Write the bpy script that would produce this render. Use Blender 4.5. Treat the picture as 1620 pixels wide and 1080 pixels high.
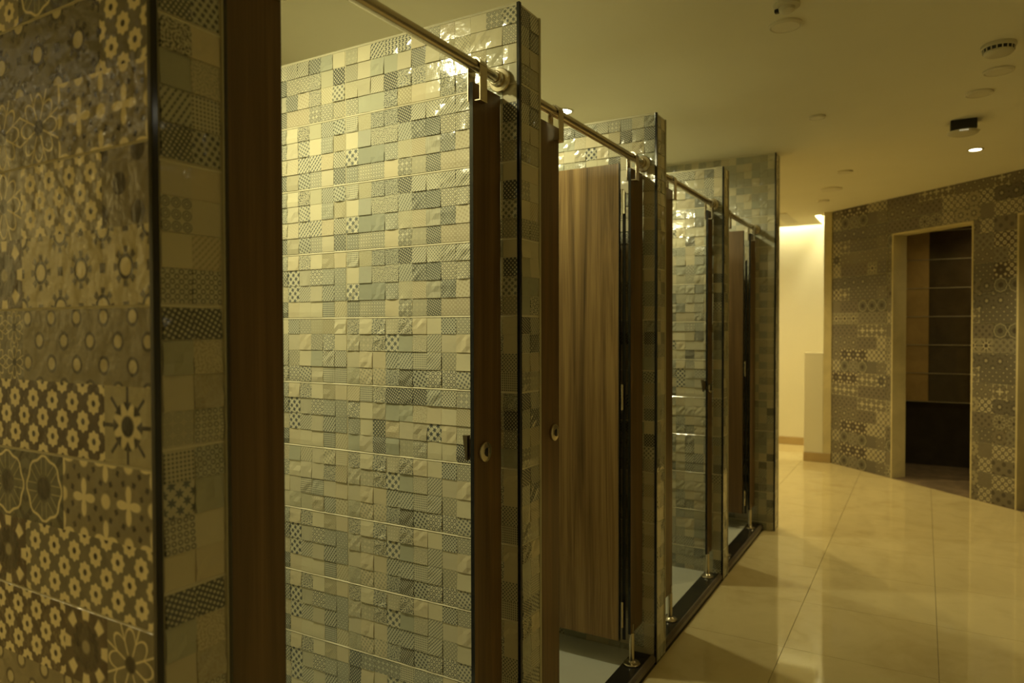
import bpy, bmesh, math, random
from mathutils import Vector, Matrix
R = math.radians
scene = bpy.context.scene
for o in list(bpy.data.objects):
    bpy.data.objects.remove(o)

# ------------------------------------------------------------------ camera, world, exposure
cd = bpy.data.cameras.new('camera')
cam = bpy.data.objects.new('camera', cd)
scene.collection.objects.link(cam)
cd.sensor_width = 36
cd.lens = 1117.65 / 1620 * 36
cd.clip_start = .05
cd.dof.use_dof = True
cd.dof.focus_distance = 2.15
cd.dof.aperture_fstop = 3.0
F = Vector((-0.50346666, 0.86382848, -0.01793552))
RX = Vector((0.86398748, 0.50350698, -0.00252136))
UP = Vector((-0.00685264, 0.01676548, 0.99983597))
m = Matrix.Identity(4)
for i in range(3):
    m[i][0] = RX[i]; m[i][1] = UP[i]; m[i][2] = -F[i]
m[2][3] = 1.5
cam.matrix_world = m
scene.camera = cam

world = bpy.data.worlds.new('world')
scene.world = world
world.use_nodes = True
world.node_tree.nodes['Background'].inputs[0].default_value = (0.006, 0.006, 0.004, 1)
world.node_tree.nodes['Background'].inputs[1].default_value = 1.0
vs = scene.view_settings
vs.view_transform = 'Standard'; vs.look = 'None'; vs.gamma = 1; vs.use_curve_mapping = False
vs.exposure = 0.0
scene.cycles.use_denoising = True
scene.cycles.max_bounces = 8
scene.cycles.sample_clamp_indirect = 4

CUBICLE_W = 40.0        # watts of each cubicle downlight
CORRIDOR_W = 75.0
CUB_COL = (1.0, 0.93, 0.52)
COR_COL = (1.0, 0.80, 0.36)
COVE_E = 75.0

# ------------------------------------------------------------------ measured layout
XF = -1.0226                 # front plane of the row of partitions
XB = -2.75                   # back wall of the cubicles
YN = [0.6637, 1.802, 3.0255, 4.2327]   # near faces of the partitions
T = 0.1314
H = 2.4501
SQ = 0.0567                  # one relief square
TS = 4 * SQ + .0005          # mosaic tile height
TL = 12 * SQ                 # mosaic tile length
PC = 0.1281                  # one pattern patch
Y4, X4, T4 = 5.4646, -0.9427, 0.15
CE = 2.785                   # ceiling
XR = -1.085                  # rail and panel plane

# ------------------------------------------------------------------ object helpers
COL = scene.collection
def link(name, data, parent=None):
    o = bpy.data.objects.new(name, data)
    COL.objects.link(o)
    if parent: o.parent = parent
    return o
def tag(o, label=None, cat=None, group=None, kind=None):
    if label: o['label'] = label
    if cat: o['category'] = cat
    if group: o['group'] = group
    if kind: o['kind'] = kind
    return o
def thing(name, loc, label, cat, group=None, rz=0):
    o = link(name, None); o.location = loc; o.rotation_euler.z = rz
    o.empty_display_size = .05
    return tag(o, label, cat, group)

class MB:
    def __init__(s): s.bm = bmesh.new()
    def box(s, x0, x1, y0, y1, z0, z1, bev=0, seg=1):
        b = bmesh.new()
        r = bmesh.ops.create_cube(b, size=1)
        for v in b.verts:
            v.co = Vector((x0 + (v.co.x + .5) * (x1 - x0), y0 + (v.co.y + .5) * (y1 - y0), z0 + (v.co.z + .5) * (z1 - z0)))
        if bev:
            bmesh.ops.bevel(b, geom=b.edges[:], offset=bev, segments=seg, affect='EDGES', profile=.5)
        s._add(b); return s
    def lathe(s, prof, seg=24, mat=None):
        """prof: (r, z) list around local Z; mat places it"""
        b = bmesh.new(); rings = []
        for r, z in prof:
            if r < 1e-6: rings.append([b.verts.new((0, 0, z))])
            else: rings.append([b.verts.new((r * math.cos(2*math.pi*i/seg), r * math.sin(2*math.pi*i/seg), z)) for i in range(seg)])
        for a, c in zip(rings, rings[1:]):
            for i in range(seg):
                j = (i + 1) % seg
                if len(a) == 1 and len(c) == 1: continue
                if len(a) == 1: b.faces.new((a[0], c[i], c[j]))
                elif len(c) == 1: b.faces.new((a[i], c[0], a[j]))
                else: b.faces.new((a[i], c[i], c[j], a[j]))
        if mat: bmesh.ops.transform(b, matrix=mat, verts=b.verts)
        for f in b.faces: f.smooth = True
        s._add(b, keep=True); return s
    def prism(s, pts, y0, y1, mat=None):
        """pts: polygon in XZ extruded along Y"""
        b = bmesh.new()
        A = [b.verts.new((x, y0, z)) for x, z in pts]; B = [b.verts.new((x, y1, z)) for x, z in pts]
        b.faces.new(A); b.faces.new(B[::-1])
        n = len(pts)
        for i in range(n): b.faces.new((A[i], B[i], B[(i+1) % n], A[(i+1) % n]))
        bmesh.ops.recalc_face_normals(b, faces=b.faces)
        if mat: bmesh.ops.transform(b, matrix=mat, verts=b.verts)
        s._add(b); return s
    def _add(s, b, keep=False):
        if keep: bmesh.ops.recalc_face_normals(b, faces=b.faces)
        me = bpy.data.meshes.new('tmp'); b.to_mesh(me); b.free()
        s.bm.from_mesh(me); bpy.data.meshes.remove(me)
    def build(s, name, mat, parent=None):
        me = bpy.data.meshes.new(name); s.bm.to_mesh(me); s.bm.free()
        me.materials.append(mat)
        o = link(name, me, parent)
        if any(p.use_smooth for p in me.polygons):
            try: me.set_sharp_from_angle(angle=R(35))
            except Exception: pass
        return o
def ax(axis, loc):
    """matrix taking local Z to an axis"""
    L = Matrix.Translation(loc)
    if axis == 'X': return L @ Matrix.Rotation(R(90), 4, 'Y')
    if axis == 'Y': return L @ Matrix.Rotation(R(-90), 4, 'X')
    if axis == '-Z': return L @ Matrix.Rotation(R(180), 4, 'X')
    return L

# ------------------------------------------------------------------ materials
def newmat(name, col=(.5, .5, .5), rough=.5, metal=0, coat=0, emit=None, es=0):
    M_ = bpy.data.materials.new(name); M_.use_nodes = True
    b = M_.node_tree.nodes['Principled BSDF']
    b.inputs['Base Color'].default_value = (*col, 1)
    b.inputs['Roughness'].default_value = rough
    b.inputs['Metallic'].default_value = metal
    b.inputs['Coat Weight'].default_value = coat
    b.inputs['Coat Roughness'].default_value = .05
    if emit:
        b.inputs['Emission Color'].default_value = (*emit, 1)
        b.inputs['Emission Strength'].default_value = es
    return M_
class G:
    """tiny expression helper over a node tree"""
    def __init__(s, mat): s.nt = mat.node_tree; s.N = s.nt.nodes; s.L = s.nt.links; s.b = s.N['Principled BSDF']
    def put(s, sock, v):
        if isinstance(v, bpy.types.NodeSocket): s.L.new(v, sock)
        else: sock.default_value = v
    def m(s, op, a, b=None, c=None):
        n = s.N.new('ShaderNodeMath'); n.operation = op
        s.put(n.inputs[0], a)
        if b is not None: s.put(n.inputs[1], b)
        if c is not None: s.put(n.inputs[2], c)
        return n.outputs[0]
    def step(s, x, lo, hi):
        """smooth 0..1 as x goes lo..hi (lo may exceed hi)"""
        n = s.N.new('ShaderNodeMapRange'); n.interpolation_type = 'SMOOTHSTEP'; n.clamp = True
        s.put(n.inputs['Value'], x)
        if lo < hi:
            n.inputs['From Min'].default_value = lo; n.inputs['From Max'].default_value = hi
            n.inputs['To Min'].default_value = 0; n.inputs['To Max'].default_value = 1
        else:
            n.inputs['From Min'].default_value = hi; n.inputs['From Max'].default_value = lo
            n.inputs['To Min'].default_value = 1; n.inputs['To Max'].default_value = 0
        return n.outputs['Result']
    def lt(s, x, e, w=.03): return s.step(x, e + w, e - w)
    def ltv(s, x, e, w=.03): return s.step(s.m('SUBTRACT', x, e), w, -w)
    def gt(s, x, e, w=.03): return s.step(x, e - w, e + w)
    def mul(s, *a):
        r = a[0]
        for k in a[1:]: r = s.m('MULTIPLY', r, k)
        return r
    def mx(s, *a):
        r = a[0]
        for k in a[1:]: r = s.m('MAXIMUM', r, k)
        return r
    def mix(s, f, a, b, blend='MIX'):
        n = s.N.new('ShaderNodeMix'); n.data_type = 'RGBA'; n.blend_type = blend
        s.put(n.inputs[0], f); s.put(n.inputs[6], a); s.put(n.inputs[7], b)
        return n.outputs[2]
    def attr(s, name, out='Fac'):
        n = s.N.new('ShaderNodeAttribute'); n.attribute_name = name; return n.outputs[out]
    def noise(s, vec, scale, detail=3, rough=.5, dist=0):
        n = s.N.new('ShaderNodeTexNoise'); s.put(n.inputs['Vector'], vec)
        n.inputs['Scale'].default_value = scale; n.inputs['Detail'].default_value = detail
        n.inputs['Roughness'].default_value = rough; n.inputs['Distortion'].default_value = dist
        return n.outputs['Fac']
    def co(s, which='Object', scale=(1, 1, 1), loc=None):
        t = s.N.new('ShaderNodeTexCoord'); mp = s.N.new('ShaderNodeMapping')
        s.L.new(t.outputs[which], mp.inputs['Vector']); mp.inputs['Scale'].default_value = scale
        if loc is not None: s.L.new(loc, mp.inputs['Location'])
        return mp.outputs['Vector']
    def ramp(s, f, stops):
        n = s.N.new('ShaderNodeValToRGB'); s.put(n.inputs[0], f)
        cr = n.color_ramp
        while len(cr.elements) < len(stops): cr.elements.new(.5)
        for e, (p, c) in zip(cr.elements, stops): e.position = p; e.color = (*c, 1)
        return n.outputs[0]
    def bump(s, h, strength=.3, dist=.002):
        n = s.N.new('ShaderNodeBump'); s.put(n.inputs['Height'], h)
        n.inputs['Strength'].default_value = strength; n.inputs['Distance'].default_value = dist
        s.L.new(n.outputs[0], s.b.inputs['Normal']); s.L.new(n.outputs[0], s.b.inputs['Coat Normal'])
    def lattice(s):
        n = s.N.new('ShaderNodeUVMap'); n.uv_map = 'lattice'
        sp = s.N.new('ShaderNodeSeparateXYZ'); s.L.new(n.outputs[0], sp.inputs[0])
        x = s.m('SUBTRACT', s.m('FRACT', sp.outputs[0]), .5); y = s.m('SUBTRACT', s.m('FRACT', sp.outputs[1]), .5)
        r = s.m('SQRT', s.m('ADD', s.mul(x, x), s.mul(y, y)))
        th = s.m('ARCTAN2', y, x)
        return n.outputs[0], x, y, r, th
    def pick(s, pat, items):
        r = None
        for k, v in items:
            t = s.mul(s.m('COMPARE', pat, float(k), .4), v)
            r = t if r is None else s.m('ADD', r, t)
        return r

def mosaic_material():
    M_ = newmat('glazed_relief_mosaic', rough=.13, coat=.4); g = G(M_)
    uv, x, y, r, th = g.lattice()
    pat = g.attr('pat'); base = g.attr('base', 'Color'); ink = g.attr('ink', 'Color')
    ax_ = g.m('ABSOLUTE', x); ay_ = g.m('ABSOLUTE', y)
    c6 = g.m('COSINE', g.mul(th, 6.0))
    ring = g.lt(g.m('ABSOLUTE', g.m('SUBTRACT', r, .32)), .085, .04)
    disc = g.lt(r, .30, .05)
    stroke = g.mul(g.lt(ax_, .2, .05), g.lt(ay_, .4, .04))
    stripe = g.lt(ax_, .22, .1)
    dbl = g.mx(g.lt(g.m('ABSOLUTE', g.m('SUBTRACT', r, .40)), .05, .03), g.lt(g.m('ABSOLUTE', g.m('SUBTRACT', r, .2)), .05, .03))
    inv = g.gt(r, .31, .05)
    x2 = g.m('ADD', x, .17)
    cres = g.mul(g.lt(r, .42, .03), g.gt(g.m('SQRT', g.m('ADD', g.mul(x2, x2), g.mul(y, y))), .27, .03))
    pet = g.ltv(r, g.m('ADD', .33, g.mul(c6, .11)), .04)
    sp = g.N.new('ShaderNodeTexNoise'); g.L.new(uv, sp.inputs['Vector']); sp.inputs['Scale'].default_value = 2.2; sp.inputs['Detail'].default_value = 1
    speck = g.gt(sp.outputs['Fac'], .52, .05)
    mask = g.pick(pat, [(1, ring), (2, disc), (3, stroke), (4, g.mul(stripe, .6)), (5, dbl), (6, speck), (7, inv), (8, cres), (9, pet)])
    colr = g.mix(mask, base, ink)
    g.L.new(colr, g.b.inputs['Base Color'])
    n = g.noise(g.co('Object'), 34, 2)
    g.bump(n, .35, .004)
    return M_
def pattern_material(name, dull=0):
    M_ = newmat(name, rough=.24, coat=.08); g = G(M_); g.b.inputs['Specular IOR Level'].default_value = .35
    uv, x, y, r, th = g.lattice()
    pat = g.attr('pat'); ground = g.attr('base', 'Color')
    c8 = g.m('COSINE', g.mul(th, 8.0)); c16 = g.m('COSINE', g.mul(th, 16.0))
    ax_ = g.m('ABSOLUTE', x); ay_ = g.m('ABSOLUTE', y)
    # distance to the nearest of 8 rays
    k = g.m('DIVIDE', th, math.pi / 4)
    aa = g.mul(g.m('ABSOLUTE', g.m('SUBTRACT', g.m('FRACT', g.m('ADD', k, .5)), .5)), math.pi / 4)
    ray = g.mul(r, g.m('SINE', aa))
    # 1 flower
    L1 = g.ltv(r, g.m('ADD', .385, g.mul(c8, .035)), .03); D1 = g.lt(r, .125, .03)
    # 2 sparse ring
    L2 = g.mul(g.lt(r, .19, .03), .55); D2 = g.mul(g.lt(g.m('ABSOLUTE', g.m('SUBTRACT', r, .24)), .05, .025), .8)
    # 3 rosette on light ground (ground is light)
    D3 = g.mx(g.mul(g.lt(g.m('ABSOLUTE', g.m('SUBTRACT', r, .20)), .034, .02), 1.0),
              g.mul(g.gt(r, .235, .02), g.lt(r, .36, .03), g.gt(c8, -.1, .3), .85),
              g.mul(g.lt(g.m('ADD', g.m('SUBTRACT', .5, ax_), g.m('SUBTRACT', .5, ay_)), .13, .02), .9),
              g.mul(g.lt(g.m('ABSOLUTE', g.m('SUBTRACT', r, .5)), .05, .02), g.gt(g.m('COSINE', g.mul(th, 4.0)), -.2, .2), 0.0))
    L3 = g.mul(g.lt(r, .16, .02), .6)
    # 4 star of arrows
    head = g.mul(g.gt(r, .20, .01), g.lt(r, .31, .012), g.lt(g.m('SUBTRACT', ray, g.mul(g.m('SUBTRACT', r, .18), .62)), 0.0, .008))
    D4 = g.mx(g.lt(r, .135, .02), g.mul(g.lt(ray, .026, .008), g.gt(r, .24, .01), g.lt(r, .5, .01)), head)
    L4 = g.mul(g.ltv(r, g.m('ADD', .24, g.mul(c8, -.06)), .03), .8)
    # 5 medallion
    c8m = g.mul(c8, .02)
    L5 = g.mx(g.lt(g.m('ABSOLUTE', g.m('SUBTRACT', r, g.m('ADD', .44, c8m))), .018, .012), g.mul(g.lt(g.m('ADD', g.mul(ax_, 1.6), g.mul(ay_, .9)), .09, .02), 1.0),
              g.mul(g.lt(g.m('ABSOLUTE', g.m('SUBTRACT', ray, .06)), .008, .006), g.gt(r, .2, .02), g.lt(r, .44, .02), .4))
    D5 = g.mx(g.lt(r, .17, .03), g.mul(g.gt(r, .47, .02), g.gt(c16, .3, .2), .7))
    # 6 dots
    D6 = g.mul(g.lt(r, .27, .03), .8); L6 = g.mul(r, 0.0)
    # 7 dark rosette
    D7 = g.mul(g.ltv(r, g.m('ADD', .30, g.mul(c16, .025)), .02), g.mx(g.gt(r, .2, .08), .65))
    L7 = g.mx(g.lt(r, .09, .03), g.mul(g.gt(r, .36, .02), g.lt(r, .52, .03), g.gt(c8, .1, .25)))
    # 8 interlaced lines with dark middle
    k2 = g.m('ADD', k, .5)
    aa2 = g.mul(g.m('ABSOLUTE', g.m('SUBTRACT', g.m('FRACT', g.m('ADD', k2, .5)), .5)), math.pi / 4)
    ray2 = g.mul(r, g.m('SINE', aa2))
    lobe = g.m('ABSOLUTE', g.m('COSINE', g.mul(th, 4.0)))
    L8 = g.mx(g.lt(g.m('ABSOLUTE', g.m('SUBTRACT', r, g.m('ADD', .29, g.mul(lobe, .17)))), .018, .012), g.mul(g.lt(ray2, .012, .01), g.gt(r, .12, .02)))
    D8 = g.lt(r, .11, .02)
    # 9 blobs with dark dots
    L9 = g.mx(g.ltv(r, g.m('ADD', .22, g.mul(g.m('COSINE', g.mul(th, 4.0)), -.14)), .03), g.lt(g.m('SQRT', g.m('ADD', g.m('POWER', g.m('SUBTRACT', .5, ax_), 2.0), g.m('POWER', g.m('SUBTRACT', .5, ay_), 2.0))), .14, .03))
    D9 = g.mul(g.lt(g.m('ABSOLUTE', g.m('SUBTRACT', r, .41)), .05, .02), g.gt(g.m('COSINE', g.m('ADD', g.mul(th, 8.0), math.pi)), .55, .2))
    ml = g.pick(pat, [(1, L1), (2, L2), (3, L3), (4, L4), (5, L5), (6, L6), (7, L7), (8, L8), (9, L9)])
    md = g.pick(pat, [(1, D1), (2, D2), (3, D3), (4, D4), (5, D5), (6, D6), (7, D7), (8, D8), (9, D9)])
    n0 = g.noise(g.co('Object'), 60, 3)
    gr = g.mix(g.mul(n0, .35), ground, (.05, .045, .035, 1))
    c = g.mix(ml, gr, (.80, .72, .46, 1))
    c = g.mix(md, c, (.022, .018, .016, 1))
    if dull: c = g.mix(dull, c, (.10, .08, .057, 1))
    g.L.new(c, g.b.inputs['Base Color'])
    n = g.noise(g.co('Object'), 24, 3)
    g.bump(n, .6, .008)
    return M_
def wood_material(name, c1, c2, c3, rough=.38):
    M_ = newmat(name, rough=rough); g = G(M_)
    info = g.N.new('ShaderNodeObjectInfo')
    v = g.co('Object', (14, 14, .55), info.outputs['Random'])
    a = g.noise(v, 1.1, 5, .6, .8)
    b = g.noise(g.co('Object', (160, 160, 3)), 1.0, 3, .6)
    f = g.m('ADD', g.mul(a, .8), g.mul(b, .25))
    c = g.ramp(f, [(.36, c1), (.52, c2), (.66, c3)])
    g.L.new(c, g.b.inputs['Base Color'])
    g.bump(b, .08, .001)
    return M_
def marble_material(name, c1, c2, rough, scale=1.6):
    M_ = newmat(name, rough=rough); g = G(M_)
    t = g.N.new('ShaderNodeNewGeometry')
    a = g.noise(t.outputs['Position'], scale, 6, .62, 1.6)
    b = g.noise(t.outputs['Position'], scale * 6, 3, .5, .4)
    f = g.m('ADD', g.mul(a, .75), g.mul(b, .25))
    g.L.new(g.ramp(f, [(.3, c2), (.5, c1), (.75, tuple(min(1, k * 1.08) for k in c1))]), g.b.inputs['Base Color'])
    return M_
def plaster_material(name, col, rough=.7, var=.12, scale=3):
    M_ = newmat(name, rough=rough); g = G(M_)
    t = g.N.new('ShaderNodeNewGeometry')
    a = g.noise(t.outputs['Position'], scale, 5, .6, .4)
    lo = tuple(k * (1 - var) for k in col)
    g.L.new(g.ramp(a, [(.35, lo), (.65, col)]), g.b.inputs['Base Color'])
    return M_
MOS = mosaic_material()
PAT = pattern_material('printed_pattern_ceramic')
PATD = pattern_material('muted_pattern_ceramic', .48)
GROUT = plaster_material('cream_grout', (.55, .52, .36), .6)
WOOD = wood_material('brown_wood_laminate', (.085, .050, .017), (.14, .082, .029), (.20, .118, .043))
LEAFWOOD = wood_material('walnut_door_laminate', (.08, .048, .016), (.25, .155, .058), (.42, .28, .11), .3)
BLACK = newmat('black_glass_trim', (.012, .013, .014), .12)
BRONZE = newmat('dark_bronze_trim', (.07, .065, .05), .25, .7)
STEEL = newmat('satin_champagne_metal', (.62, .56, .43), .26, 1)
DKSTEEL = newmat('dark_metal', (.05, .048, .045), .35, .8)
BEAD = newmat('cream_glazed_bead', (.62, .54, .34), .15)
BRONZEK = newmat('bronze_keeper', (.22, .18, .12), .3, .9)
BRIGHT = newmat('polished_metal', (.8, .78, .7), .12, 1)
FLOORM = marble_material('polished_cream_marble', (.70, .585, .31), (.60, .485, .24), .05)
CUBFLOOR = plaster_material('pale_cubicle_floor', (.62, .63, .55), .3, .06)
GRANITE = plaster_material('black_granite', (.022, .02, .018), .22, .4, 30)
NOSE = plaster_material('grey_stone_nosing', (.16, .13, .095), .3, .3, 20)
CEIL = plaster_material('matt_ceiling_paint', (.80, .76, .58), .8, .04, 1)
CREAMWALL = plaster_material('cream_wall_paint', (.80, .75, .56), .65, .05, 1)
BASEB = plaster_material('tan_stone_skirting', (.50, .36, .16), .3, .1)
JAMB = plaster_material('unpainted_cream_plaster', (.66, .57, .31), .75, .18, 5)
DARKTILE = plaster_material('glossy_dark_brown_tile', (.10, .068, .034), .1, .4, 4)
REFLTILE = plaster_material('tile_painted_reflection', (.60, .41, .15), .14, .25, 4)  # tan is the lit corridor's reflection, painted in as tile colour
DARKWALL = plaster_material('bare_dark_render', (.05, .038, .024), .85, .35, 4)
DIRTFLOOR = plaster_material('dusty_unfinished_floor', (.20, .14, .08), .7, .45, 7)
WHITEPL = newmat('off_white_plastic', (.62, .58, .42), .4)
SHADEPL = newmat('ceiling_coloured_plate', (.72, .67, .50), .5)
BLACKPL = newmat('black_plastic', (.01, .01, .01), .4)
LAMP = newmat('lit_lamp_lens', (.9, .9, .8), .3, emit=(1, .93, .68), es=22)
COVE = newmat('cove_light_strip', (.9, .9, .8), .3, emit=(1, .92, .55), es=COVE_E)

# ------------------------------------------------------------------ relief mosaic tiles (12 x 4 squares moulded on each)
CREAM = [(.60, .56, .39), (.63, .585, .41), (.57, .53, .38), (.60, .54, .37)]
TINTS = [(.40, .41, .315), (.33, .345, .275), (.44, .445, .335), (.48, .45, .32), (.50, .48, .34)]
INKS = [(.08, .09, .095), (.14, .155, .15), (.22, .22, .18), (.28, .25, .17)]
# (pattern, density, rotation, strong ink)
STYLES = [(1, 5, 45), (1, 6, 30), (2, 7, 45), (3, 6, 35), (4, 10, 0), (5, 3, 0), (6, 6, 0), (7, 7, 45), (7, 8, 30), (9, 4, 45), (1, 5, 0), (2, 8, 0), (6, 8, 0), (3, 7, 45), (9, 5, 30), (7, 6, 45), (6, 7, 30)]
BOLD = [(8, 4, 0), (3, 5, 40), (1, 4, 45), (7, 5, 45), (9, 3, 45), (7, 6, 30), (1, 4, 30), (6, 6, 0)]
def square_spec(rng):
    k = rng.random()
    if k < .25: return dict(pat=0, n=1, rot=0, base=rng.choice(CREAM), ink=(.3, .3, .25))
    if k < .35: return dict(pat=0, n=1, rot=0, base=rng.choice(TINTS), ink=(.3, .3, .25))
    p, n, rot = rng.choice(STYLES)
    if k < .57: return dict(pat=p, n=n, rot=rot, base=rng.choice(CREAM + TINTS[3:]), ink=rng.choice([(.42, .38, .25), (.36, .35, .26), (.44, .39, .27)]))
    if k < .91: return dict(pat=p, n=n, rot=rot, base=rng.choice([(.56, .54, .40), (.50, .50, .39), (.58, .55, .40)]), ink=rng.choice([(.09, .095, .09), (.13, .14, .12), (.18, .185, .155), (.15, .16, .15)]))
    p, n, rot = rng.choice(BOLD)
    if p == 7: return dict(pat=p, n=n + 1, rot=rot, base=(.56, .54, .40), ink=(.10, .105, .095))
    return dict(pat=p, n=n, rot=rot, base=(.58, .56, .42), ink=rng.choice(INKS[:2]))
VARIANTS = 9
SPECS = []
for v in range(VARIANTS):
    rng = random.Random(500 + v)
    rows = []
    for j in range(4):
        row = []
        for i in range(12):
            sp = square_spec(rng)
            if i and rng.random() < .10: sp = dict(row[-1])
            kind = rng.choice(['flat', 'tilt', 'tilt', 'tilt', 'roof', 'hewn', 'hewn', 'hewn', 'low'])
            hs = [[0.0] * 4 for _ in range(4)]
            b0 = rng.uniform(.0015, .003)
            a1 = rng.uniform(-.0012, .0012); a2 = rng.uniform(.0018, .0048)
            tx = rng.uniform(-.0009, .0009); tz = rng.uniform(-.0006, .0006)
            for q in range(4):
                for p in range(4):
                    u, w = p / 3, q / 3          # w: 0 bottom .. 1 top
                    lift = (1 - w) ** 1.5
                    if kind == 'flat': h = .0012 + .0008 * (1 - w)
                    elif kind == 'low': h = .0010
                    elif kind == 'tilt': h = .0010 + a2 * lift
                    elif kind == 'roof': h = .0010 + (a2 + .001) * (1 - abs(2 * u - 1) ** 2) * lift
                    else: h = .0012 + a2 * lift * rng.uniform(.5, 1.3) + (rng.uniform(-.0012, .0034) if 0 < q < 3 else 0)
                    hs[q][p] = max(.0006, (h + tx * .6 * (u - .5)) * (.5 if j == 3 and q == 0 else 1))
            sp['h'] = hs; sp['seed'] = rng.random()
            row.append(sp)
        rows.append(row)
    SPECS.append(rows)
_mesh_cache = {}
def finish_mesh(name, verts, faces, lat, pats, bases, inks, mat):
    me = bpy.data.meshes.new(name)
    me.from_pydata(verts, [], faces)
    uvl = me.uv_layers.new(name='lattice')
    k = 0
    for f in lat:
        for uv in f: uvl.data[k].uv = uv; k += 1
    a = me.attributes.new('pat', 'FLOAT', 'FACE'); a.data.foreach_set('value', pats)
    a = me.attributes.new('base', 'FLOAT_COLOR', 'FACE'); a.data.foreach_set('color', [c for b in bases for c in (*b, 1)])
    a = me.attributes.new('ink', 'FLOAT_COLOR', 'FACE'); a.data.foreach_set('color', [c for b in inks for c in (*b, 1)])
    me.materials.append(mat)
    return me
def mosaic_mesh(var, c0, c1, zlo=0.0):
    """columns c0..c1 of tile design var; zlo cuts the bottom off (metres). local x right, z up, relief towards -y"""
    key = ('m', var, c0, c1, round(zlo, 4))
    if key in _mesh_cache: return _mesh_cache[key]
    V, Fc, U, P, B, I = [], [], [], [], [], []
    W = (c1 - c0) * SQ; g = .0002
    bt = .0012
    body = .006
    def face(vs, uvs, sp):
        Fc.append(vs); U.append(uvs); P.append(float(sp['pat'])); B.append(sp['base']); I.append(sp['ink'])
    plain = dict(pat=0, base=(.76, .72, .54), ink=(0, 0, 0))
    # tile slab
    n0 = len(V)
    for yy in (0, -body):
        for (xx, zz) in ((g, zlo + g * .5), (W - g, zlo + g * .5), (W - g, TS - g), (g, TS - g)): V.append((xx, yy, zz))
    z4 = [(0, 0)] * 4
    face((n0+4, n0+5, n0+6, n0+7), z4, plain)
    for a, b in ((0, 1), (1, 2), (2, 3), (3, 0)): face((n0+a, n0+b, n0+4+b, n0+4+a), z4, plain)
    ztp = TS - .0005; hb = .0028
    for strip in ([(g, ztp, 0), (W - g, ztp, 0), (W - g, ztp - .0032, hb), (g, ztp - .0032, hb), (W - g, ztp - .0050, .001), (g, ztp - .0050, .001)],):
        k = len(V)
        V.extend((x, -body - h, z) for x, z, h in strip)
        face((k+3, k+2, k+1, k), z4, plain); face((k+5, k+4, k+2, k+3), z4, plain)
    for xs in (0, 1):
        e0, e1, e2 = (g, .0013, .0026) if xs == 0 else (W - .0026, W - .0013, W - g)
        k = len(V); zb0 = zlo + .0006
        V.extend([(e0, -body, zb0), (e1, -body - .0014, zb0), (e2, -body, zb0), (e0, -body, ztp - .004), (e1, -body - .0014, ztp - .004), (e2, -body, ztp - .004)])
        face((k, k+1, k+4, k+3), z4, plain); face((k+1, k+2, k+5, k+4), z4, plain)
    for j in range(4):
        for i in range(c0, c1):
            sp = SPECS[var][3 - j][i]
            x0 = (i - c0) * SQ; z0 = j * SQ
            xa, xb, za, zb = x0 + .0003, x0 + SQ - .0003, z0 + .0005, z0 + SQ - .0005
            if i == c0: xa += .0024
            if i == c1 - 1: xb -= .0024
            if j == 3: zb -= .0050
            if j == 0: za += .0008
            if zb <= zlo + .004: continue
            za = max(za, zlo + .0012)
            rot = R(sp['rot']); n = sp['n']; cs, sn = math.cos(rot), math.sin(rot)
            off = sp['seed'] * 7
            def uv(xx, zz):
                a = (xx - x0) / SQ * n; b = (zz - z0) / SQ * n
                return (a * cs - b * sn + 20 + (off if rot else 0), a * sn + b * cs + 20)
            k = len(V); pts = []
            for q in range(4):
                for p in range(4):
                    xx = xa + (xb - xa) * p / 3; zz = za + (zb - za) * q / 3
                    V.append((xx, -body - sp['h'][q][p], zz)); pts.append((xx, zz))
            for q in range(3):
                for p in range(3):
                    id_ = (q*4+p, q*4+p+1, (q+1)*4+p+1, (q+1)*4+p)
                    face(tuple(k + t for t in id_), [uv(*pts[t]) for t in id_], sp)
            rim = [0, 1, 2, 3, 7, 11, 15, 14, 13, 12, 8, 4]
            kb = len(V)
            for t in rim: V.append((pts[t][0], -body, pts[t][1]))
            for s_ in range(12):
                t = (s_ + 1) % 12
                face((k + rim[s_], kb + s_, kb + t, k + rim[t]), [uv(*pts[rim[s_]])]*2 + [uv(*pts[rim[t]])]*2, sp)
    me = finish_mesh('tile', V, Fc, U, P, B, I, MOS)
    _mesh_cache[key] = me
    return me
ROWS = [(H - (k + 1) * TS) for k in range(11)]          # z of each row's bottom; last is cut by the floor
def mosaic_face(parent, org, rz, cols, seed, ztop=H, zmin=0.0, nrows=None):
    """cols: list of (x offset along local x, c0, c1)"""
    rng = random.Random(seed)
    rot = Matrix.Rotation(rz, 4, 'Z')
    k = 0
    hist = {}
    while True:
        z = ztop - (k + 1) * TS
        zl = max(0.0, zmin - z)
        if zl > TS - .02: break
        for ci, (xo, c0, c1) in enumerate(cols):
            if k and rng.random() < .25: v = hist[ci]
            else: v = rng.randrange(VARIANTS)
            hist[ci] = v
            o = link('tile', mosaic_mesh(v, c0, c1, zl), parent)
            w = rot @ Vector((xo, 0, 0)) + Vector(org)
            o.location = (w.x, w.y, z); o.rotation_euler.z = rz
        k += 1
        if z <= zmin or (nrows and k >= nrows): break

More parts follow.
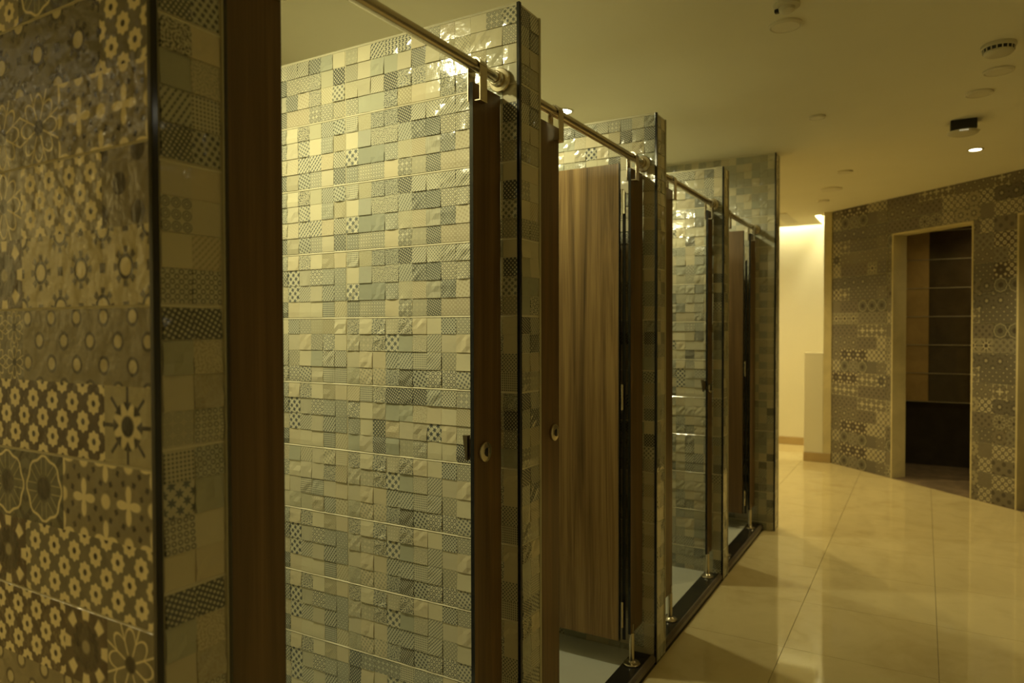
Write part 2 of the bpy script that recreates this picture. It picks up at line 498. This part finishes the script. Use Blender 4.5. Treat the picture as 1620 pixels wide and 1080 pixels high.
# ------------------------------------------------------------------ printed pattern tiles (6 x 2 patches on each)
GREYG = (.17, .16, .12); BROWNG = (.075, .052, .036); TAUPE = (.27, .24, .16); LIGHTG = (.56, .50, .30); GREENG = (.13, .135, .095); OLIVE = (.22, .20, .13)
LATT = {1: (2, 45 * 0, 'stag'), 2: (1.5, 0, 'stag'), 3: (1, 0, 'stag'), 4: (1, 0, 'one'), 5: (1, 0, 'one'), 6: (1, 0, 'stag2'), 7: (1, 0, 'one'), 8: (1, 0, 'one'), 9: (1, 0, 'stag1')}
MOTIFS = {'A': (1, BROWNG, 2), 'a': (1, GREYG, 2), 'G': (1, TAUPE, 2), 'B': (2, TAUPE, 1.6), 'C': (3, LIGHTG, 1), 'c': (3, TAUPE, 1), 'D': (4, (.46, .42, .27), 0),
          'E': (5, GREENG, 0), 'F': (6, TAUPE, 1.3), 'H': (7, BROWNG, 0), 'h': (7, GREYG, 0), 'I': (8, OLIVE, 0), 'J': (9, TAUPE, 1), 'K': (8, GREYG, -2), 'P': (6, (.24, .21, .15), 2), 'S': (3, GREYG, 1),
          'p': (0, TAUPE, 0), 'q': (0, GREYG, 0), 'r': (2, GREYG, 2)}
def lat_uv(m, u, w):
    """u, w in patch units; returns lattice coordinates"""
    t = MOTIFS[m][2]
    if t == 0: return (u, w)
    if t < 0: return (u * -t, w * -t)
    s = t * math.sqrt(2) / 1.0 * .7071 * 1.4142
    a = u * t; b = w * t
    # staggered: period 1/t in both directions, centres at cell middle and corners
    return ((a - b) + .5 + 20, (a + b) - .5 + 20)
def pattern_mesh(rows, x0=0.0, x1=None, z0=0.0, z1=None, mat=None):
    """rows: [top string, bottom string], one letter a patch, left to right; cropped to x0..x1, z0..z1"""
    nc = len(rows[0]); x1 = nc * PC if x1 is None else x1; z1 = 2 * PC if z1 is None else z1
    key = ('p', tuple(rows), round(x0, 4), round(x1, 4), round(z0, 4), round(z1, 4))
    if key in _mesh_cache: return _mesh_cache[key]
    V, Fc, U, P, B, I = [], [], [], [], [], []
    g = .0012; th = .008; ch = .0012
    for j in range(2):
        for i in range(nc):
            xa, xb = max(x0, i * PC), min(x1, (i + 1) * PC); za, zb = max(z0, j * PC), min(z1, (j + 1) * PC)
            if xb - xa < 1e-4 or zb - za < 1e-4: continue
            if abs(xa - x0) < 1e-6: xa += g + ch
            if abs(xb - x1) < 1e-6: xb -= g + ch
            if abs(za - z0) < 1e-6: za += g + ch
            if abs(zb - z1) < 1e-6: zb -= g + ch
            mt = rows[1 - j][i]
            k = len(V); q = [(xa, za), (xb, za), (xb, zb), (xa, zb)]
            V.extend((a, -th, b) for a, b in q)
            Fc.append((k, k+1, k+2, k+3)); U.append([lat_uv(mt, a / PC, b / PC) for a, b in q])
            P.append(float(MOTIFS[mt][0])); B.append(MOTIFS[mt][1]); I.append((0, 0, 0))
    RIM = (.62, .57, .38)
    # rim: chamfer and sides
    k = len(V)
    for (e, y) in ((g + ch, -th), (g, -th + ch), (g, 0)):
        V.extend([(x0 + e, y, z0 + e), (x1 - e, y, z0 + e), (x1 - e, y, z1 - e), (x0 + e, y, z1 - e)])
    for lv in (0, 1):
        for s_ in range(4):
            t = (s_ + 1) % 4
            Fc.append((k + lv*4 + s_, k + lv*4 + 4 + s_, k + lv*4 + 4 + t, k + lv*4 + t)); U.append([(0, 0)] * 4); P.append(0.0); B.append(RIM); I.append((0, 0, 0))
    me = finish_mesh('tile', V, Fc, U, P, B, I, mat or PAT)
    _mesh_cache[key] = me
    return me

# ------------------------------------------------------------------ room shell
def structure(name, mb, mat, parent=None):
    o = mb.build(name, mat, parent)
    if not parent: tag(o, kind='structure')
    return o
# floor slab and its marble tiles
floor = structure('floor', MB().box(-4.6, 3.4, -2.6, 9.9, -.12, -.006), newmat('floor_joint', (.10, .075, .03), .7))
FT = .627; fx0 = .067 - FT * 8; fy0 = 4.122 - FT * 11
AW = Vector((-.88, 8.555)); AD = Vector((.7218412, -.69205873)); AN = Vector((-.69205873, -.7218412)); ALEN = 5.5
_ft = {}
def floor_tile(w, d):
    key = (round(w, 4), round(d, 4))
    if key not in _ft:
        mb = MB().box(.0009, w - .0009, .0009, d - .0009, -.01, 0, .0006)
        me = bpy.data.meshes.new('tile'); mb.bm.to_mesh(me); mb.bm.free(); me.materials.append(FLOORM); _ft[key] = me
    return _ft[key]
for i in range(14):
    for j in range(22):
        x = fx0 + i * FT; y = fy0 + j * FT
        xa, xb, ya, yb = x, x + FT, y, y + FT
        xb = min(xb, 3.1); yb = min(yb, 9.68); ya = max(ya, -2.5); xa = max(xa, -4.5)
        if YN[0] + T < (ya + yb) / 2 and yb < Y4 + .02 and xb <= XF: continue
        if ya < Y4 + T4 and yb > YN[0] and xa < XF < xb: xa = XF
        if xa < XF - .01 and yb > YN[0] and ya < Y4 + T4:      # tiles beside the ends of the row
            if ya < YN[0] and xb < XF + .01: yb = YN[0]
            elif yb > Y4 + T4: ya = Y4 + T4
            else: continue
        if xb - xa < .02 or yb - ya < .02: continue
        nearest = max((Vector(c) - AW).dot(AN) for c in ((xa, ya), (xb, ya)))
        if nearest < 0 : continue
        o = link('tile', floor_tile(xb - xa, yb - ya), floor); o.location = (xa, ya, 0)

# ceiling with the slot of the cove light cut out
cb = MB()
cb.box(-4.6, 3.4, -2.6, 8.75, CE, CE + .1)
cb.box(-4.6, -1.09, 8.75, 9.52, CE, CE + .1)
cb.box(-.98, 3.4, 8.75, 9.9, CE, CE + .1)
cb.box(-4.6, -.98, 9.66, 9.9, CE + .25, CE + .3)
cb.box(-4.6, -.98, 9.42, 9.52, CE + .1, CE + .3)
cb.box(-4.6, -.98, 9.52, 9.66, CE + .25, CE + .3)
cb.box(-1.18, -.98, 8.65, 9.66, CE + .25, CE + .3)
ceiling = structure('ceiling', cb, CEIL)
# walls
wall_far = structure('wall_far', MB().box(-4.6, -.95, 9.68, 9.8, 0, CE + .25), CREAMWALL)
structure('baseboard_far', MB().box(-4.5, -.96, 9.665, 9.68, 0, .10, .003), BASEB)
structure('wall_side', MB().box(-.965, -.95 + .06, 8.68, 9.68, 0, CE + .25), CREAMWALL)
structure('wall_low', MB().box(-1.166, -.966, 8.56, 8.68, 0, 1.222, .004), CREAMWALL)
structure('wall_post', MB().box(-.966, -.884, 8.56, 8.68, 0, CE), JAMB)
structure('baseboard_near', MB().box(-1.17, -.887, 8.545, 8.56, 0, .10, .003), BASEB)
structure('wall_back', MB().box(XB - .12, XB, YN[0], Y4 + T4, 0, CE), CREAMWALL)
structure('wall_left', MB().box(-4.6, -4.5, -2.6, 9.8, 0, CE), CREAMWALL)
structure('wall_rear', MB().box(-4.5, 3.2, -2.6, -2.5, 0, CE), CREAMWALL)
structure('wall_right', MB().box(3.09, 3.2, -2.5, 4.77, 0, CE), CREAMWALL)
structure('wall_recess', MB().box(-4.5, XB - .12, YN[0], YN[0] + .12, 0, CE), CREAMWALL)
structure('wall_passage', MB().box(-4.5, XB - .12, Y4, Y4 + .12, 0, CE), CREAMWALL)

# angled pattern-tiled wall with two openings ; local frame: x along the wall, -y towards the room
AROT = math.atan2(AD.y, AD.x)
def angled(mb, name, mat, parent=None):
    o = mb.build(name, mat, None); o.location = (AW.x, AW.y, 0); o.rotation_euler.z = AROT
    if parent: o.parent = parent; o.location = (0, 0, 0); o.rotation_euler.z = 0
    return o
O1a, O1b, O2a, O2b, OH = .836, 1.725, 2.13, 3.03, 2.43
wd = .165; sk = .012
wb = MB()
wb.box(0, O1a, sk, wd, 0, CE); wb.box(O1b, O2a, sk, wd, 0, CE); wb.box(O2b, ALEN, sk, wd, 0, CE)
wb.box(O1a, O1b, sk, wd, OH, CE); wb.box(O2a, O2b, sk, wd, OH, CE)
wall_ang = angled(wb, 'wall_angled', GROUT); tag(wall_ang, kind='structure')
def reveal(a, b, n):
    t = MB()
    e = .004
    t.box(a - e, a + .012, 0, wd + .004, 0, OH + .004, .002); t.box(b - .012, b + e, 0, wd + .004, 0, OH + .004, .002); t.box(a + .012, b - .012, 0, wd + .004, OH - .012, OH + .004, .002)
    o = angled(t, 'trim_%d' % n, JAMB); tag(o, kind='structure')
reveal(O1a, O1b, 1); reveal(O2a, O2b, 2)
rng = random.Random(77)
LET = 'AaGBCcDEFHhIJKPSpqr'
AVAR = []
for v in range(14):
    rws = []
    for j in range(2):
        s_ = ''
        while len(s_) < 6:
            L_ = rng.choice('aAGBBCcSPPprrqqJKIHhDEF'); s_ += L_ * rng.choice([1, 1, 2, 3])
        rws.append(s_[:6])
    AVAR.append(rws)
def angled_tile(xa, xb, za, zb, var, xo):
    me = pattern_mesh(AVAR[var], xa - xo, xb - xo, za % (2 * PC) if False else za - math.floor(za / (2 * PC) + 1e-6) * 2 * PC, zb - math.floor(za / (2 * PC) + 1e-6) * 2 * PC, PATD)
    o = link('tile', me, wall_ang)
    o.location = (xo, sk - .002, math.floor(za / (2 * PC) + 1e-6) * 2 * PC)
TLn = 6 * PC
for row in range(11):
    z0_, z1_ = row * 2 * PC, min((row + 1) * 2 * PC, CE)
    xo = -.769 * .0
    spans = [(0, O1a - .004), (O1b + .004, O2a - .004), (O2b + .004, ALEN)]
    segs = []
    if z1_ <= OH + .005: zz = [(z0_, z1_, spans)]
    elif z0_ >= OH: zz = [(z0_, z1_, [(0, ALEN)])]
    else: zz = [(z0_, OH + .004, spans), (OH + .004, z1_, [(0, ALEN)])]
    var_at = {}
    for (za, zb, sps) in zz:
        for (a, b) in sps:
            k0 = int((a) // TLn)
            while k0 * TLn < b:
                xa, xb = max(a, k0 * TLn), min(b, (k0 + 1) * TLn)
                if xb - xa > .015:
                    var_at.setdefault(k0, rng.randrange(len(AVAR)))
                    angled_tile(xa, xb, za, zb, var_at[k0], k0 * TLn)
                k0 += 1
# the unfinished room behind the openings
YI = 8.93
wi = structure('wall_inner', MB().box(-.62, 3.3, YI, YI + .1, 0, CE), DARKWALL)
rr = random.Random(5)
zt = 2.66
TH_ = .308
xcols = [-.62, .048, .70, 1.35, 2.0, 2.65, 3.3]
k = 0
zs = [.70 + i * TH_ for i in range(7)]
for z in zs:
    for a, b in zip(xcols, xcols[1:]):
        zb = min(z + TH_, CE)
        o = MB().box(a + .001, b - .001, YI - .012, YI - .0005, z + .001, zb - .004, .004, 2).build('tile', REFLTILE if a < 0 else DARKTILE, wi)  # left column carries the painted reflection, the rest is dark tile
for z in zs + [zs[-1] + TH_]:
    if z < CE - .03: MB().box(-.61, 3.29, YI - .019, YI - .0005, z - .007, z + .0005, .002).build('tile_bead', BEAD, wi)
structure('wall_inner_side', MB().box(-.72, -.62, 8.78, YI + .1, 0, CE), DARKWALL)
fl = structure('floor_inner', MB().prism([(0, 0), (1, 0), (1, 1)], 0, .001), DIRTFLOOR)
bpy.data.objects.remove(fl)
me = bpy.data.meshes.new('floor_inner')
p0 = AW + AN * 0.0; p1 = AW + AD * ALEN
pts = [(p0.x - .0, p0.y), (p1.x, p1.y), (3.3, YI), (-.62, YI), (-.62, 8.8)]
vs_ = [(x, y, z) for z in (-.005, .004) for x, y in pts]
n_ = len(pts)
me.from_pydata(vs_, [], [tuple(range(n_))[::-1], tuple(range(n_, 2*n_))] + [(i, (i+1) % n_, n_ + (i+1) % n_, n_ + i) for i in range(n_)])
me.materials.append(DIRTFLOOR)
tag(link('floor_inner', me), kind='structure')

# ------------------------------------------------------------------ partition walls
def partition(yn, xf, t, top, label, pattern_side=False, last=False):
    root = thing('partition_wall', (xf, yn, 0), label, 'partition', 'tiled partitions between the cubicles')
    th = .011
    L = xf - XB
    MB().box(XB - xf + .001, -.0115, .0022 if pattern_side else th, t - th, 0, top - .002).build('core', GROUT, root)
    # side facing the camera
    if pattern_side:
        C = [['aaacIi', 'EEJIcc']]
        rows = {  # from z = k*2*PC ; strings run left to right, the corner patch is the last one
            0: (['BBrrrB', 'AAACCC'], ['pGGGHa', 'BBBaaI']), 1: (['SSIGGG', 'BBBHAA'], ['EEJJFF', 'AAAAKS']),
            2: (['IIccBB', 'AAAAGG'], ['JJEEaa', 'BBBCCC']), 3: (['EEAAHI', 'ppBBBI'], ['GGAAAA', 'IBBBJJ']),
            4: (['JJEEJJ', 'IHHaaa'], ['AAHCCC', 'BBBBII']), 5: (['GGKBBB', 'BAAAAD'], ['BBJJJH', 'AAAAGG']),
            6: (['ppIGGF', 'IIHCCC'], ['AAAGGI', 'SSSBBB']), 7: (['AASSSa', 'BBIIJJ'], ['CCCAAA', 'rrrrPP']),
            8: (['BBcccG', 'GGGEEJ'], ['IIIAAA', 'BBBBBS']), 9: (['AAAABB', 'CCCCGG'], ['JJJEEI', 'AAAAAA'])}
        W = 6 * PC
        xc = -.0125
        for k in range(10):
            z0 = k * 2 * PC; z1 = min(z0 + 2 * PC, top)
            if z1 - z0 < .02: continue
            for c in range(3):
                x1 = xc - c * W; x0 = max(x1 - W, XB - xf)
                rw = rows[k][c % 2]
                me = pattern_mesh(rw, 6 * PC - (x1 - x0), 6 * PC, 0, z1 - z0)
                o = link('tile', me, root); o.location = (x1 - W, .0085, z0)
    else:
        cols = []
        x = -.0015
        while x > XB - xf + .06:
            w = min(TL, x - (XB - xf)); nc = int(w / SQ + .01)
            if nc < 1: break
            cols.append((x - nc * SQ, 12 - nc, 12)); x -= nc * SQ
        mosaic_face(root, (0, .009, 0), 0, cols, int(yn * 100), top)
    # far side
    cols = [(c[0], c[1], c[2]) for c in [(.02, 0, 12), (.02 + TL, 0, 12), (.02 + 2 * TL, 0, 6)]]
    mosaic_face(root, (0, t - .009, 0), math.pi, cols, int(yn * 100) + 7, top)
    # end face towards the corridor: two squares wide
    ne = 2
    c0 = 4 if not last else 0
    mosaic_face(root, (-.0105, (t - ne * SQ) / 2 + .002, 0), R(90), [(0, c0, c0 + ne)], int(yn * 100) + 3, top)
    # corner profiles
    mb = MB(); mb.box(-.008, 0.0028, -.0042, .0075, 0, top + .001, .0015, 2)
    tag(mb.build('corner_trim', BLACK, root), 'black corner strip')
    mb = MB(); e = t - .009
    mb.box(-.02, .002, e + .003, t + .005, 0, top + .001, .004, 3)
    if pattern_side:
        MB().box(-.008, .0028, t - .0075, t - .005, 0, top, .0008).build('grout_line', GROUT, root)
        tag(mb.build('corner_trim', BRONZE, root), 'dark bronze rounded corner strip')
    else:
        mb = MB().box(-.008, .0015, t - .009, t + .001, 0, top + .001, .003, 2)
        tag(mb.build('corner_trim', GROUT, root), 'pale rounded corner strip')
    if top < CE - .1:
        MB().box(XB - xf + .001, -.006, .002, t - .002, top - .002, top + .003, .001).build('coping', GROUT, root)
    return root
partition(YN[0], XF, T, H, 'end partition covered in printed patterned tiles, nearest on the left', True)
partition(YN[1], XF, T, H, 'first relief mosaic partition, lit cream and grey, filling the middle')
partition(YN[2], XF, T, H, 'mosaic partition behind the wide open walnut door')
partition(YN[3], XF, T, H, 'third mosaic partition, slim end before the last cubicle')
partition(Y4, X4, T4, CE, 'last mosaic partition, reaching the ceiling beside the cream passage', last=True)

# ------------------------------------------------------------------ cubicles
cub = []
for i in range(4):
    y0 = YN[i] + T; y1 = YN[i + 1] if i < 3 else Y4
    cub.append((y0 + .006, y1 - .006))
LEFTW = [.971, 2.182, 3.455, 4.61]           # far edge of the left panel
RIGHTW = [1.650, 2.874, 4.122, 5.292]        # near edge of the right panel
ordn = ['nearest', 'second', 'third', 'last']
wallname = ['the patterned end partition', 'the big lit mosaic partition', 'the partition behind the open walnut door', 'the third mosaic partition', 'the full-height last partition']

def lock_parts(root, y, z, side):
    """lock_indicator on the corridor side, keeper on the inner side reaching into the opening (side -1: towards -y)"""
    kn = MB().lathe([(0, 0), (.029, 0), (.030, .003), (.0285, .008), (.022, .011), (.0, .011)], 28, ax('X', (0.001, y, z))).build('lock_indicator', STEEL, root)
    MB().lathe([(0, 0), (.013, 0), (.013, .003), (.0105, .0045), (0, .0045)], 20, ax('X', (.011, y, z))).build('coin_turn', DKSTEEL, kn)
    b = MB(); b.box(.0145, .0185, y - .0025, y + .0025, z - .012, z + .012, .0008)
    o = b.build('slot', STEEL, kn); o.rotation_euler.x = 0
    k = MB(); e = y + side * .05
    k.box(-.018, -.0125, min(e, y), max(e, y), z - .010, z + .045, .002)
    k.prism([(-.034, z + .052), (-.0185, z + .052), (-.0185, z - .018), (-.024, z - .018)], e - .008, e + .008)
    tag(k.build('keeper', BRONZEK, root), 'dark metal bolt keeper on the inner side')
def panel(i, side):
    a, b = (cub[i][0], LEFTW[i]) if side == 'left' else (RIGHTW[i], cub[i][1])
    edge = b if side == 'left' else a
    hinge_left = i in (0, 2)
    locked = (side == 'left') != hinge_left
    wn = wallname[i] if side == 'left' else wallname[i + 1]
    lab = {('left', 0): 'dark brown fixed door panel beside the patterned end partition',
           ('right', 0): 'brown fixed panel with round lock in front of the big lit mosaic partition',
           ('left', 1): 'brown fixed panel with round lock left of the open walnut door',
           ('right', 1): 'brown fixed panel hinging the open walnut door, on its right',
           ('left', 2): 'narrow sliver of brown panel just behind the second mosaic partition end',
           ('right', 2): 'slim reddish brown panel with lock keeper before the third mosaic partition',
           ('left', 3): 'brown panel hidden behind the end of the third mosaic partition',
           ('right', 3): 'slim reddish brown panel next to the last partition, farthest of all'}[(side, i)]
    root = thing('door_panel', (XR, (a + b) / 2, .042), lab, 'panel', 'narrow fixed panels of the cubicle fronts')
    yc = (a + b) / 2; z0 = .135; z1 = 2.144
    bo = MB().box(-.012, 0, a - yc, b - yc, z0, z1, .001, 2).build('board', WOOD, root)
    ey = edge - yc
    tag(MB().box(-.0118, -.0003, ey - .0008, ey + .0008, z0 + .001, z1 - .001).build('edge_strip', BLACK, root), 'black cut edge')
    s = -1 if side == 'right' else 1
    fy = edge - yc - s * .022
    # foot: flanged base, stem and clamp tongue
    f = MB()
    f.lathe([(0, 0), (.036, 0), (.037, .003), (.034, .007), (.018, .011), (.0125, .016), (.012, .12), (.0115, .136), (0, .138)], 24, Matrix.Translation((-.004, fy, 0)))
    f.box(.0005, .0035, fy - .005, fy + .005, .115, .175, .001)
    f.build('foot', STEEL, root)
    # clip hanging the board from the rail (rail centre z = 2.232)
    cy = edge - yc - s * .022
    zc = 2.232 - .041
    c = MB()
    pr = []
    for t in range(9):
        an = math.pi * t / 8
        pr.append((.0225 * math.cos(an), zc + .0225 * math.sin(an)))
    for t in range(9):
        an = math.pi * (8 - t) / 8
        pr.append((.0175 * math.cos(an), zc + .0175 * math.sin(an)))
    c.prism(pr, cy - .018, cy + .018)
    c.box(.0178, .0222, cy - .018, cy + .018, zc - .098, zc, .001)
    c.box(.0005, .0225, cy - .018, cy + .018, zc - .100, zc - .096, .0008)
    c.box(-.0225, -.018, cy - .018, cy + .018, zc - .098, zc, .001)
    c.build('rail_clip', STEEL, root)
    if locked:
        lz = 1.148 - .041
        ly = (1.700, 2.137, 4.157, 4.56)[i] - yc
        lock_parts(root, ly, lz, -1 if side == 'right' else 1)
    return root
def rail(i):
    y0, y1 = cub[i]
    lab = ['satin metal head rail over the nearest cubicle opening', 'satin metal head rail above the open walnut door',
           'satin metal head rail over the third cubicle opening', 'satin metal head rail of the last cubicle, ending at the full-height partition'][i]
    root = thing('head_rail', (XR, (y0 + y1) / 2, 2.232), lab, 'rail', 'metal head rails of the cubicle fronts')
    hl = (y1 - y0) / 2
    MB().lathe([(0, -hl + .004), (.016, -hl + .004), (.016, hl - .004), (0, hl - .004)], 24, ax('Y', (0, 0, 0))).build('tube', STEEL, root)
    for s in (-1, 1):
        M_ = ax('Y', (0, s * hl, 0)) if s < 0 else ax('Y', (0, s * hl, 0)) @ Matrix.Rotation(math.pi, 4, 'X')
        MB().lathe([(0, 0), (.035, 0), (.036, .003), (.033, .007), (.0225, .009), (.0215, .03), (.0185, .032), (.0165, .032)], 28, M_).build('flange', STEEL, root)
for i in range(4):
    panel(i, 'left'); panel(i, 'right'); rail(i)
    y0, y1 = cub[i]
    th_ = thing('threshold', (-1.08, (y0 + y1) / 2, 0), ['black granite threshold of the nearest cubicle', 'black granite threshold under the open walnut door',
              'black granite threshold of the third cubicle, before a white floor', 'black granite threshold of the last cubicle'][i], 'threshold', 'granite thresholds of the cubicles')
    hl = (y1 - y0) / 2
    MB().prism([(-.046, 0), (.046, 0), (.046, .041), (-.046, .041)], -hl, hl).build('slab', GRANITE, th_)
    tag(MB().prism([(.0462, .012), (.056, .012), (.056, .033), (.0462, .046), (.040, .046), (.040, .0415), (.0462, .0415)], -hl, hl).build('nosing', NOSE, th_), 'grey bevelled nosing')
    o = MB().box(XB, -1.126, y0 - .004, y1 + .004, -.005, .038).build('floor_%d' % (i + 1), CUBFLOOR); tag(o, kind='structure')
def door(i, yface, lab):
    """leaf swung inward beside the right panel"""
    root = thing('cubicle_door', (-1.128, yface, .15), lab, 'door', 'open cubicle doors')
    w = .655; zt_ = 2.205 - .15
    MB().box(-w, -.002, 0, .013, 0, zt_, .0012).build('leaf', LEAFWOOD if i == 1 else WOOD, root)
    tag(MB().box(-.0035, .001, -.0008, .0138, 0, zt_, .0008).build('edge_strip', BLACK, root), 'black edge strip')
    MB().box(.006, .020, .0225, .028, .0, zt_ - .12, .001).build('gap_seal', BLACKPL, root)
    for z in (.06, 1.0, zt_ - .22):
        h = MB()
        h.lathe([(0, 0), (.006, 0), (.006, .05), (.0065, .052), (.0065, .055), (.006, .057), (.006, .11), (0, .11)], 12, Matrix.Translation((.010, .008, z)))
        if z > 1.5: h.box(.006, .024, .004, .009, z + .005, z + .105, .0008)
        h.build('hinge', BRIGHT if z > 1.5 else STEEL, root)
    b = MB().box(-w + .03, -w + .07, -.012, -.0005, 1.0, 1.06, .003).build('bolt', DKSTEEL, root)
    return root
door(1, 2.848, 'tall walnut grained door, swung open inside the second cubicle')
door(3, 5.262, 'dark brown door, swung open inside the last cubicle')

# ------------------------------------------------------------------ ceiling fittings
def downlight(x, y, power, colr, lab, r=.05, spread=150):
    root = thing('downlight', (x, y, CE), lab, 'light', 'lit round ceiling downlights')
    MB().lathe([(r, 0), (r + .013, 0), (r + .012, -.004), (r, -.005), (r - .003, -.001)], 32).build('bezel', WHITEPL, root)
    MB().lathe([(0, -.002), (r * .97, -.002), (r * .97, -.0008), (0, -.0008)], 32).build('lens', LAMP, root)
    ld = bpy.data.lights.new('downlight_beam', 'SPOT')
    ld.energy = power; ld.color = colr; ld.shadow_soft_size = .035; ld.spot_size = R(spread); ld.spot_blend = .7
    lo = link('beam', ld, root); lo.location = (0, 0, -.045)
    return root
for i, (x, y) in enumerate([(-1.80, .96), (-1.85, 2.57), (-1.852, 3.785), (-1.85, 4.95)]):
    downlight(x, y, CUBICLE_W * (1.85, 1.1, 1.05, .9)[i], CUB_COL, ['lit downlight over the nearest cubicle', 'lit downlight over the cubicle with the open walnut door',
              'bright round downlight on the ceiling just right of the big mosaic partition', 'lit downlight over the last cubicle'][i], spread=172)
downlight(.312, 6.11, CORRIDOR_W, COR_COL, 'bright downlight on the corridor ceiling at the right, near the patterned wall', .04, 112)
downlight(-4.15, -.45, 25, COR_COL, 'unseen downlight added to widen the glow on the patterned partition')  # added out of view for a broader reflection on the patterned tiles
downlight(-3.6, -.75, 70, COR_COL, 'lit downlight in the room to the left of the patterned partition')
downlight(-2.3, 7.3, 120, COR_COL, 'unseen downlight added behind the last partition to brighten the passage')  # added fill lamp, hidden by the last partition, for passage and low wall
downlight(-2.6, 8.9, 60, COR_COL, 'unseen downlight added by the far cream wall to brighten the far end')  # second added fill lamp, hidden too, for the far end
downlight(.95, 8.35, 16, COR_COL, 'unseen downlight added in the unfinished room to brighten its left tiles')  # added lamp hidden past the right jamb, lifts the left tile column
downlight(.9, -.9, 8, COR_COL, 'unseen downlight added behind the camera to brighten the partition ends')  # added weak fill from behind the camera for the end faces
downlight(1.9, 2.6, 3, COR_COL, 'unseen downlight added off to the right to brighten the corridor side')  # added weak fill outside the frame, corridor side

def plate(x, y, r, lab, mat=SHADEPL, h=.012):
    o = MB().lathe([(0, -h), (r * .80, -h), (r * .86, -h * .6), (r * .92, -h), (r, -h * .7), (r, 0), (0, 0)], 36, Matrix.Translation((0, 0, 0))).build('cover_plate', mat)
    o.location = (x, y, CE)
    return tag(o, lab, 'cover', 'round cover plates on the ceiling')
plate(-.514, 3.19, .068, 'round cover plate at the top, just below the cut-off ceiling detector')
plate(.314, 4.293, .068, 'faint round cover plate between the slotted smoke detector and the next plate')
plate(.253, 4.647, .068, 'round cover plate above the black ceiling box')
plate(-.568, 4.663, .048, 'small round white cover alone in the middle of the ceiling', WHITEPL)
plate(-.567, 6.409, .06, 'faint cover plate farther back, above a larger one')
plate(-.748, 7.146, .095, 'larger round ceiling plate near the cream passage')
plate(-.888, 7.767, .06, 'small faint plate, farthest back on the ceiling')
# smoke detector with a ring of slots
sd = thing('smoke_detector', (.285, 3.91, CE), 'white domed smoke detector with dark slots, upper right ceiling', 'detector')
MB().lathe([(0, 0), (.068, 0), (.070, -.006), (.068, -.016), (.064, -.018)], 36).build('base', WHITEPL, sd)
MB().lathe([(.062, -.016), (.060, -.030), (.0, -.030)], 36).build('sensor_chamber', BLACKPL, sd)
MB().lathe([(.0, -.050), (.030, -.050), (.050, -.046), (.058, -.038), (.059, -.031), (0, -.031)], 36).build('cap', WHITEPL, sd)
for k in range(18):
    a = 2 * math.pi * k / 18
    o = MB().box(-.0025, .0025, -.0015, .0015, -.034, -.014).build('rib', WHITEPL, sd)
    o.location = (.0615 * math.cos(a), .0615 * math.sin(a), 0); o.rotation_euler.z = a + math.pi / 2
# ceiling detector cut by the top of the picture
dt = thing('ceiling_detector', (-.478, 2.99, CE), 'small ceiling detector cut off by the top edge of the photo', 'detector')
MB().lathe([(0, 0), (.050, 0), (.050, -.012), (.044, -.016), (0, -.016)], 32).build('base', WHITEPL, dt)
MB().box(-.046, -.028, -.010, .010, -.030, -.015, .003).build('sensor_block', BLACKPL, dt)
MB().lathe([(0, -.036), (.022, -.034), (.030, -.028), (.032, -.016), (0, -.016)], 24).build('head', WHITEPL, dt)
# black box with a hanging round light head
bx = thing('ceiling_sensor', (.205, 5.25, CE), 'black square box with a round cream head, hanging from the ceiling', 'sensor')
MB().box(-.070, .070, -.070, .070, -.062, 0, .004).build('housing', BLACKPL, bx)
MB().lathe([(0, -.088), (.05, -.086), (.080, -.076), (.088, -.064), (.086, -.0625), (0, -.0625)], 40).build('head', WHITEPL, bx)
for k in range(5):
    MB().box(-.022 + k * .010, -.017 + k * .010, -.0885, -.0835, -.074, -.069).build('glint_dot', newmat('glint_dot_%d' % k, (.8, .8, .7), .4, emit=(1, .95, .7), es=.5), bx)  # glowing dots stand in for a light reflection on the head
# linear air diffuser by the passage
gr_ = thing('air_diffuser', (-1.40, 8.80, CE), 'slotted linear air diffuser in the ceiling by the last partition', 'air vent')
g_ = MB(); g_.box(-.075, .075, -.42, -.40, -.004, 0, .001); g_.box(-.075, .075, .40, .42, -.004, 0, .001); g_.box(-.075, -.060, -.40, .40, -.004, 0, .001); g_.box(.060, .075, -.40, .40, -.004, 0, .001)
g_.build('frame', WHITEPL, gr_)
MB().box(-.06, .06, -.40, .40, -.002, -.0005).build('backing', JAMB, gr_)
for k in range(4):
    o = MB().box(-.013, .013, -.399, .399, -.002, .001, .0005).build('slat', WHITEPL, gr_); o.location = (-.045 + k * .03, 0, -.004); o.rotation_euler.y = R(8)
# cove strips
cv = thing('cove_light', (-2.7, 9.58, CE + .19), 'glowing strip light in the ceiling slot above the far cream wall', 'light')
MB().box(-1.8, 1.62, -.02, .02, -.012, 0, .003).build('strip', COVE, cv)
MB().box(-1.8, 1.62, -.025, .025, .001, .02).build('carrier', WHITEPL, cv)
cv2 = thing('cove_light', (-1.03, 9.15, CE + .12), 'short glowing strip light in the side slot of the ceiling by the post', 'light')
MB().box(-.02, .02, -.36, .40, -.012, 0, .003).build('strip', COVE, cv2)
MB().box(-.025, .025, -.36, .40, .001, .02).build('carrier', WHITEPL, cv2)
